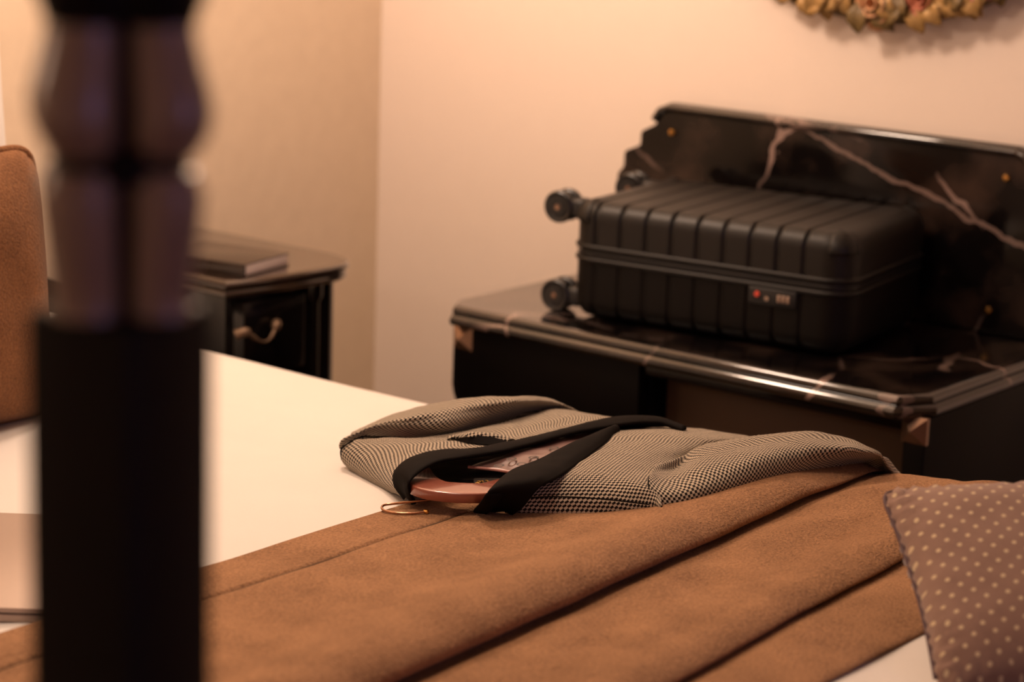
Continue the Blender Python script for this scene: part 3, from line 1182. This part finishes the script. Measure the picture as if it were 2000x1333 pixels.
def arc(c0, z0, r, a0, a1, n=6):
    return [(c0 + r * math.cos(a0 + (a1 - a0) * k / n), z0 + r * math.sin(a0 + (a1 - a0) * k / n)) for k in range(n + 1)]
prof = [(-.018, DT - .036)] + arc(-.005, DT - .0265, .0105, -PI / 2, PI / 2 * .75) + [(-.006, DT - .0175)] + arc(-.013, DT - .0105, .0105, -PI / 2 * .5, PI / 2) + [(-.024, DT)]
moulded_slab('marble_top', top_poly, prof, M_MARBLE_TOP, desk)
# back slab with its stepped shoulders
half = [(-.498, 0), (-.492, .19), (-.478, .205), (-.478, .236), (-.440, .252), (-.440, .280), (-.404, .298), (-.402, .318), (-.392, .334), (-.374, .343)]
cxd = -2.165
sl = [(cxd + a, DT + .0005 + b) for a, b in half] + [(cxd - a, DT + .0005 + b) for a, b in half[::-1]]
bs = prism('back_slab', sl, 'y', 3.722, 3.752, M_MARBLE, desk, .007, 3)
tube('slab_moulding', [(cxd + a, 3.7225, DT + b - .004) for a, b in ((-.405, .312), (-.392, .330), (-.372, .338), (-.2, .338), (.2, .338), (.372, .338), (.392, .330), (.405, .312))], .0085, M_MARBLE_TOP, bs, 12, 1)
for sx, sz in ((-2.526, .958), (-1.806, .958), (-1.82, .714), (-2.515, .714)):
    lathe('brass_screw', [(.0005, -.004), (.0055, -.0035), (.0075, 0), (.0075, .003)], M_BRASS, bs, (sx, 3.7195, sz), 'y', 14)
# cabinet on the left, open knee space, leg panel on the right
box('apron', (-2.63, 3.222, .608), (-1.692, 3.245, DT - .0365), M_BLACK_WOOD, desk, .003)
ped = box('pedestal', (-2.628, 3.25, .02), (-2.225, 3.735, DT - .0365), M_BLACK_MATT, desk, .004)
drawer_poly = [(-2.60, .03), (-2.255, .03), (-2.255, .49), (-2.60, .49)]
box('cabinet_door', (-2.605, 3.236, .06), (-2.25, 3.2505, .475), M_BLACK_WOOD, ped, .004)
# upper block with curved bracket under the left corner
br = [(-2.648, DT - .037), (-2.648, .515)]
for k in range(7):
    a = PI / 2 * k / 6
    br.append((-2.648 + .04 * (1 - math.cos(a)), .515 - .045 * math.sin(a)))
br += [(-2.225, .47), (-2.225, DT - .037)]
prism('drawer_block', br, 'y', 3.212, 3.2495, M_BLACK_MATT, desk, .002)
box('side_leg', (-1.708, 3.222, .0), (-1.668, 3.735, DT - .0365), M_BLACK_MATT, desk, .004)
box('modesty_panel', (-2.2245, 3.30, .12), (-1.7085, 3.318, DT - .0365), mat('brown_panel_wood', (.12, .072, .045), .55, spec=.2), desk, .002)
for x in (-2.62, -2.27):
    box('foot', (x - .02, 3.27, 0), (x + .02, 3.31, .0205), M_BLACK_MATT, desk, .003)
def pyramid(cx, cz, y, s, d):
    vs = [(cx - s, y, cz - s), (cx + s, y, cz - s), (cx + s, y, cz + s), (cx - s, y, cz + s), (cx, y - d, cz), 
          (cx - s, y + .008, cz - s), (cx + s, y + .008, cz - s), (cx + s, y + .008, cz + s), (cx - s, y + .008, cz + s)]
    fs = [(0, 1, 4), (1, 2, 4), (2, 3, 4), (3, 0, 4), (0, 5, 6, 1), (1, 6, 7, 2), (2, 7, 8, 3), (3, 8, 5, 0), (8, 7, 6, 5)]
    o = mesh('pyramid_stud', vs, fs, M_STUD, desk, smooth=False)
    o['label'] = 'pyramid shaped metal stud'
    return o
pyramid(-1.688, .613, 3.2215, .0225, .016)
pyramid(-2.625, .608, 3.2115, .0225, .016)

# ------------------------------------------------------------------ suitcase
SL, SW, SH = .545, .375, .216
suit = thing('suitcase', 'black ribbed hard shell cabin suitcase lying on the marble console', 'suitcase', (0, 0, 0), math.radians(7.5))
fl = Vector((-2.432, 3.266, DT))
ru = Vector((math.cos(math.radians(7.5)), math.sin(math.radians(7.5)), 0)); rv = Vector((-ru.y, ru.x, 0))
suit.location = fl + ru * SL / 2 + rv * SW / 2
bpy.context.view_layer.update()
def sweep_shell(name, z0, z1, up, mat_, grooves=True, gd=.0042):
    """one half of the case in local coordinates; open rim at the middle, z0 = rim, z1 = outer face"""
    xs = []
    N = 260
    xs = [-SL / 2 + SL * i / N for i in range(N + 1)]
    rc, re = .055, .032          # corner radius in plan, edge radius
    ng = 9; g0, g1 = -SL / 2 + .055, SL / 2 - .085
    gx = [g0 + (g1 - g0) * k / (ng - 1) for k in range(ng)]
    vs = []; M = 0
    hgt = abs(z1 - z0)
    for x in xs:
        e = max(abs(x) - (SL / 2 - rc), 0); e = min(e, rc * .9999)
        inw = rc - math.sqrt(rc * rc - e * e)
        e2 = max(abs(x) - (SL / 2 - re), 0); e2 = min(e2, re * .9999)
        inz = re - math.sqrt(re * re - e2 * e2)
        g = 0
        if grooves:
            for q in gx:
                d = abs(x - q)
                if d < .006: g = max(g, gd * (1 - sstep((d - .0015) / .0035)))
        hw = SW / 2 - inw - g; ht = hgt - inz - g
        ring = []
        r = min(re, ht)
        # from rim at -y side, up, across, down
        for k in range(4): ring.append((-hw, (ht - r) * k / 4, g if k > 0 else g))
        for k in range(9):
            a = PI / 2 * k / 8
            ring.append((-hw + r * (1 - math.cos(a)), ht - r + r * math.sin(a)))
        for k in range(1, 12): ring.append((-hw + r + (2 * hw - 2 * r) * k / 12, ht))
        for k in range(9):
            a = PI / 2 * (1 - k / 8)
            ring.append((hw - r * (1 - math.cos(a)), ht - r + r * math.sin(a)))
        for k in range(3, -1, -1): ring.append((hw, (ht - r) * k / 4))
        M = len(ring)
        for q in ring: vs.append((x, q[0], z0 + up * q[1]))
    fs = grid_faces(N + 1, M)
    # end walls
    fs.append(tuple(range(M))); fs.append(tuple(N * M + k for k in range(M))[::-1])
    o = mesh(name, vs, fs, mat_, None, auto=55)
    bm = bmesh.new(); bm.from_mesh(o.data); bmesh.ops.recalc_face_normals(bm, faces=bm.faces)
    bm.to_mesh(o.data); bm.free()
    o.parent = suit
    return o
ZM = .124
top_shell = sweep_shell('front_shell', ZM + .010, SH, 1, M_SUIT)
low_shell = sweep_shell('back_shell', ZM - .012, .004, -1, mat('suitcase_shell_shade_darkened', (.0045, .0032, .0026), .5, spec=.16), gd=.003)  # darker copy of the shell colour, with the undercut's shade put in
def rrect(hw, hd, r, n=8):
    poly = []
    for sx, sy, a0 in ((1, 1, 0), (-1, 1, PI / 2), (-1, -1, PI), (1, -1, 3 * PI / 2)):
        for k in range(n + 1):
            a = a0 + PI / 2 * k / n
            poly.append((sx * (hw - r) + r * math.cos(a), sy * (hd - r) + r * math.sin(a)))
    return poly
z_ = prism('zipper_band', rrect(SL / 2 - .004, SW / 2 - .004, .05), 'z', ZM - .0122, ZM + .0102, M_SUIT_D, None); z_.parent = suit
for zz, rr, mm in ((ZM + .0105, .0048, M_SUIT), (ZM - .0125, .0048, M_SUIT), (ZM, .0018, M_RUBBER)):
    o = tube('rim_bead', [(x, y, zz) for x, y in rrect(SL / 2 - .0005, SW / 2 - .0005, .052)], rr, mm, None, 10, 1, closed=True); o.parent = suit
# rounded corner guards on the upper shell
for sx in (1, -1):
    for sy in (1, -1):
        vs = []; nn = 12
        for i in range(nn + 1):
            for j in range(nn + 1):
                th = PI / 2 * i / nn; ph = PI / 2 * j / nn
                R = .0385
                vs.append((sx * (SL / 2 - .041 + R * math.cos(th) * math.cos(ph)), sy * (SW / 2 - .0385 + R * math.sin(th) * math.cos(ph)), SH - .036 + (R - .0005) * math.sin(ph)))
        fs = grid_faces(nn + 1, nn + 1)
        o = mesh('corner_guard', vs, fs, M_SUIT, None)
        bm = bmesh.new(); bm.from_mesh(o.data); bmesh.ops.recalc_face_normals(bm, faces=bm.faces); bm.to_mesh(o.data); bm.free()
        md = o.modifiers.new('thickness', 'SOLIDIFY'); md.thickness = .003; md.offset = 0
        o.parent = suit
# lock with red button and dials on the long side
def lbox(name, lo, hi, m, parent=suit, bevel=.002):
    o = box(name, lo, hi, m, None, bevel); o.parent = parent; return o
lx = .135
lock = lbox('lock', (lx - .045, -SW / 2 - .004, .078), (lx + .045, -SW / 2 + .004, .108), M_SUIT_D)
o = lathe('lock_button', [(.0005, -.0022), (.0048, -.002), (.0055, .002)], M_RED, None, (lx - .028, -SW / 2 - .0045, .096), 'y', 14); o.parent = lock
o = lathe('key_hole', [(.0005, -.001), (.004, -.001), (.0045, .002)], M_DIAL, None, (lx - .010, -SW / 2 - .0035, .090), 'y', 12); o.parent = lock
for k in range(3):
    lbox('lock_dial', (lx + .010 + k * .0085, -SW / 2 - .0065, .086), (lx + .0165 + k * .0085, -SW / 2 - .002, .099), M_DIAL, lock, .0015)
# four double wheels at the left end
def wheel(y, z, sgn):
    root = lbox('wheel_mount', (-SL / 2 - .018, y - .020, z - .017), (-SL / 2 + .012, y + .020, z + .017), M_SUIT_D, suit, .007)
    xw = -SL / 2 - .040
    for dy in (-.0155, .0155):
        prof = [(.004, -.0085), (.013, -.0085), (.0135, -.006), (.019, -.006), (.0235, -.0085), (.0262, -.006), (.0268, 0), (.0262, .006), (.0235, .0085), (.019, .006), (.0135, .006), (.013, .0085), (.004, .0085)]
        prof = [(a * 1.12, b) for a, b in prof]
        o = lathe('wheel', prof, M_RUBBER, None, (xw, y + dy, z), 'y', 28); o.parent = root
        # five spokes in the hub
        vs = []; fs = []
    o = lbox('fork', (xw - .006, y - .0055, z - .016), (-SL / 2 - .012, y + .0055, z + .016), M_SUIT_D, root, .003)
    o = lathe('axle_cap', [(.0005, -.0275), (.0052, -.0265), (.006, -.022), (.006, .022), (.0052, .0265), (.0005, .0275)], M_STUD, None, (xw, y, z), 'y', 14); o.parent = root
for y in (-SW / 2 + .052, SW / 2 - .052):
    wheel(y, .0300, -1); wheel(y, .194, 1)

# ------------------------------------------------------------------ nightstand with book
NTZ = .72
ns = thing('nightstand', 'black lacquered nightstand with bowed front and antique brass pull', 'nightstand', (-3.1, 3.02, 0))
def ns_poly(off, x1=-2.862, y0=2.865, y1=3.215, rad=.10):
    pts = [(XL + .004, y1 + off), (XL + .004, y0 - off)]
    # front edge, slightly bowed, then a wide quarter turn into the side
    for k in range(13):
        t = k / 12; y = y0 - off + (y1 - rad * .9 - y0 + off) * t
        pts.append((x1 + off - .035 * (1 - t) ** 2 + .0, y))
    for k in range(1, 11):
        a = PI / 2 * k / 10
        pts.append((x1 + off - rad * (1 - math.cos(a)), y1 - rad * .9 + (rad * .9 + off) * math.sin(a)))
    return pts
npf = [(-.022, NTZ - .034)] + arc(-.012, NTZ - .025, .008, -PI / 2, PI / 2 * .8, 5) + [(-.010, NTZ - .017)] + arc(-.008, NTZ - .008, .008, -PI / 2 * .7, PI / 2, 5) + [(-.016, NTZ)]
m_top = mat('nightstand_top_lacquer', (.030, .018, .013), .16, coat=1)
moulded_slab('table_top', ns_poly, npf, m_top, ns)
bodyf = lambda off: ns_poly(off - .030, rad=.09)
body = moulded_slab('body', bodyf, [(0, .03), (0, NTZ - .034)], M_BLACK_WOOD, ns)
for k, (z0, z1) in enumerate(((.535, .675), (.37, .52), (.20, .355))):
    dr = prism('drawer', [(-2.890, 2.905), (-2.8835, 3.06), (-2.90, 3.06), (-2.93, 2.905)], 'z', z0, z1, M_BLACK_WOOD, ns, .003)
    zc = (z0 + z1) / 2 + .012
    pts = [(-2.880, 2.875, zc + .006), (-2.868, 2.888, zc + .012), (-2.862, 2.905, zc), (-2.860, 2.922, zc - .010), (-2.860, 2.940, zc - .010), (-2.862, 2.955, zc + .002), (-2.868, 2.968, zc + .014), (-2.878, 2.978, zc + .010)]
    pull = tube('drawer_pull', pts, .004, M_ABRASS, dr, 8, 4, radii=[.010, .009, .004, .0022, .0022, .004, .009, .010])
lathe('corner_column', [(.022, .03), (.022, .06), (.016, .07), (.016, NTZ - .07), (.022, NTZ - .06), (.022, NTZ - .034)], M_BLACK_WOOD, ns, (-2.905, 3.10, 0), 'z', 20)
for x, y in ((-2.97, 2.93), (-2.95, 3.15), (-3.29, 2.93), (-3.29, 3.15)):
    box('foot', (x - .02, y - .02, 0), (x + .02, y + .02, .032), M_BLACK_WOOD, ns, .004)

bk_ = thing('notebook', 'closed dark notebook with pale pages lying on the nightstand', 'book', (-3.012, 2.972, NTZ), math.radians(10))
bpy.context.view_layer.update()
BW, BD = .20, .145
def bbox(name, lo, hi, m, parent, bevel=.001):
    o = box(name, lo, hi, m, None, bevel); o.parent = parent; return o
bbox('back_cover', (-BW / 2, -BD / 2, .0005), (BW / 2, BD / 2, .003), M_BOOK, bk_)
bbox('pages', (-BW / 2 + .003, -BD / 2 + .004, .003), (BW / 2 - .001, BD / 2 - .004, .022), M_PAGES, bk_, .0008)
bbox('front_cover', (-BW / 2, -BD / 2, .022), (BW / 2, BD / 2, .0245), M_BOOK, bk_)
bbox('spine', (-BW / 2, -BD / 2 - .002, .0005), (BW / 2, -BD / 2 + .004, .0245), M_BOOK, bk_)

# ------------------------------------------------------------------ carved flower frame on the wall
M_GILT = mat('gilded_leaf', (.36, .215, .075), .42, metal=.25)
M_OLIVE = mat('olive_leaf', (.15, .095, .030), .5)
M_ROSE = mat('terracotta_rose', (.50, .17, .10), .6)
M_ROSE2 = mat('peach_rose', (.58, .30, .15), .6)
M_BERRY = mat('pink_berry', (.38, .13, .12), .5)
FR = .52; FC = Vector((-2.10, 3.715, 1.193 + FR))
frame = thing('wall_mirror', 'round mirror framed by carved gilt leaves and painted roses', 'mirror', FC)
lathe('mirror_glass', [(.0005, -.002), (FR - .12, -.002), (FR - .12, .012), (.0005, .012)], mat('mirror_glass', (.8, .8, .8), .03, metal=1), frame, (FC.x, 3.742, FC.z), 'y', 64)
ring = []
for k in range(13):
    a = 2 * PI * k / 13
    ring.append((FR - .062 + .050 * math.cos(a), .018 * math.sin(a)))
vs = []
for i in range(96):
    th = 2 * PI * i / 96
    for r, d in ring: vs.append((FC.x + r * math.sin(th), 3.742 - .0 + d, FC.z - r * math.cos(th)))
o = mesh('frame_ring', vs, grid_faces(96, 13, True, True), M_OLIVE, frame)
bm = bmesh.new(); bm.from_mesh(o.data); bmesh.ops.recalc_face_normals(bm, faces=bm.faces); bm.to_mesh(o.data); bm.free()
def on_ring(th, r, d): return Vector((FC.x + r * math.sin(th), 3.742 - d, FC.z - r * math.cos(th)))
def basis(th):
    er = Vector((math.sin(th), 0, -math.cos(th))); et = Vector((math.cos(th), 0, math.sin(th))); return er, et, Vector((0, -1, 0))
def leaf_mesh():
    vs = []; n = 9
    for i in range(n):
        t = i / (n - 1)
        wd = .30 * math.sin(PI * min(t * .93 + .07, 1)) ** .8
        for j in range(5):
            s_ = -1 + j / 2
            vs.append((t - .15, s_ * wd * (1 + .12 * math.sin(t * 22)), .22 * math.sin(PI * t) + .10 * abs(s_) - .06 * t))
    return vs, grid_faces(n, 5)
LV, LF = leaf_mesh()
def petal_rose(name, c, th, R, m, parent):
    er, et, en = basis(th)
    vs = []; fs = []
    for ring_, (rr, hh, np_) in enumerate(((1.0, .10, 6), (.74, .34, 5), (.48, .52, 4), (.24, .62, 3))):
        for p in range(np_):
            a0 = 2 * PI * p / np_ + ring_ * .7
            base = len(vs)
            for i in range(5):
                for j in range(5):
                    u = -1 + i / 2; v = j / 4
                    a = a0 + u * .75 * 2 * PI / np_ * .72
                    r_ = rr * (.25 + .75 * math.sin(v * PI / 2)) * (1 - .13 * u * u * v)
                    z = hh * (.15 + .85 * v) - (.10 * v * v if ring_ == 0 else 0) + .05 * math.cos(u * 2)
                    vs.append(c + (er * math.cos(a) * r_ + et * math.sin(a) * r_ + en * z) * R)
            for f in grid_faces(5, 5): fs.append(tuple(base + q for q in f))
    o = mesh(name, vs, fs, m, parent)
    md = o.modifiers.new('thickness', 'SOLIDIFY'); md.thickness = R * .06; md.offset = 0
    return o
# roses every so often, leaves between, berries at one side of each rose
rosepos = [(-.28, .040, M_ROSE), (.015, .052, M_ROSE2), (.22, .044, M_ROSE)]
ths = []
for k in range(7):
    for dth, R, m in rosepos:
        th = dth + k * 2 * PI / 7 + .0
        petal_rose('rose', on_ring(th, FR - .058 + random.uniform(-.006, .008), .010), th, R, m, frame)
        ths.append(th)
rr_ = random.Random(4)
for k in range(230):
    th = 2 * PI * k / 230 + rr_.uniform(-.015, .015)
    near = min(abs((th - q + PI) % (2 * PI) - PI) for q in ths)
    rad = FR - .062 + rr_.choice((-.042, .004, .012, .020, .026, -.01)) * (1 if near > .05 else 1.1)
    er, et, en = basis(th)
    an = rr_.uniform(-1.0, 1.0) + (0 if rad > FR - .06 else PI)
    d1 = (er * math.cos(an) + et * math.sin(an)).normalized(); d2 = en.cross(d1)
    S = rr_.uniform(.045, .072)
    if rad + S * .8 > FR: S = max(.032, (FR + .008 - rad) / .85)
    c = on_ring(th, rad, rr_.uniform(.012, .024))
    vs = [c + d1 * v[0] * S + d2 * v[1] * S * 1.2 + en * v[2] * S for v in LV]
    o = mesh('leaf', vs, LF, rr_.choice((M_GILT, M_GILT, M_OLIVE)), frame)
    md = o.modifiers.new('thickness', 'SOLIDIFY'); md.thickness = .002; md.offset = 0
for k in range(7):
    for q in range(9):
        th = k * 2 * PI / 7 - .44 + rr_.uniform(-.06, .06)
        c = on_ring(th, FR - .045 + rr_.uniform(-.03, .03), .022 + rr_.uniform(-.003, .006))
        lathe('berry', [(.0005, -.009), (.006, -.007), (.009, 0), (.006, .007), (.0005, .009)], M_BERRY, frame, c, 'y', 10)
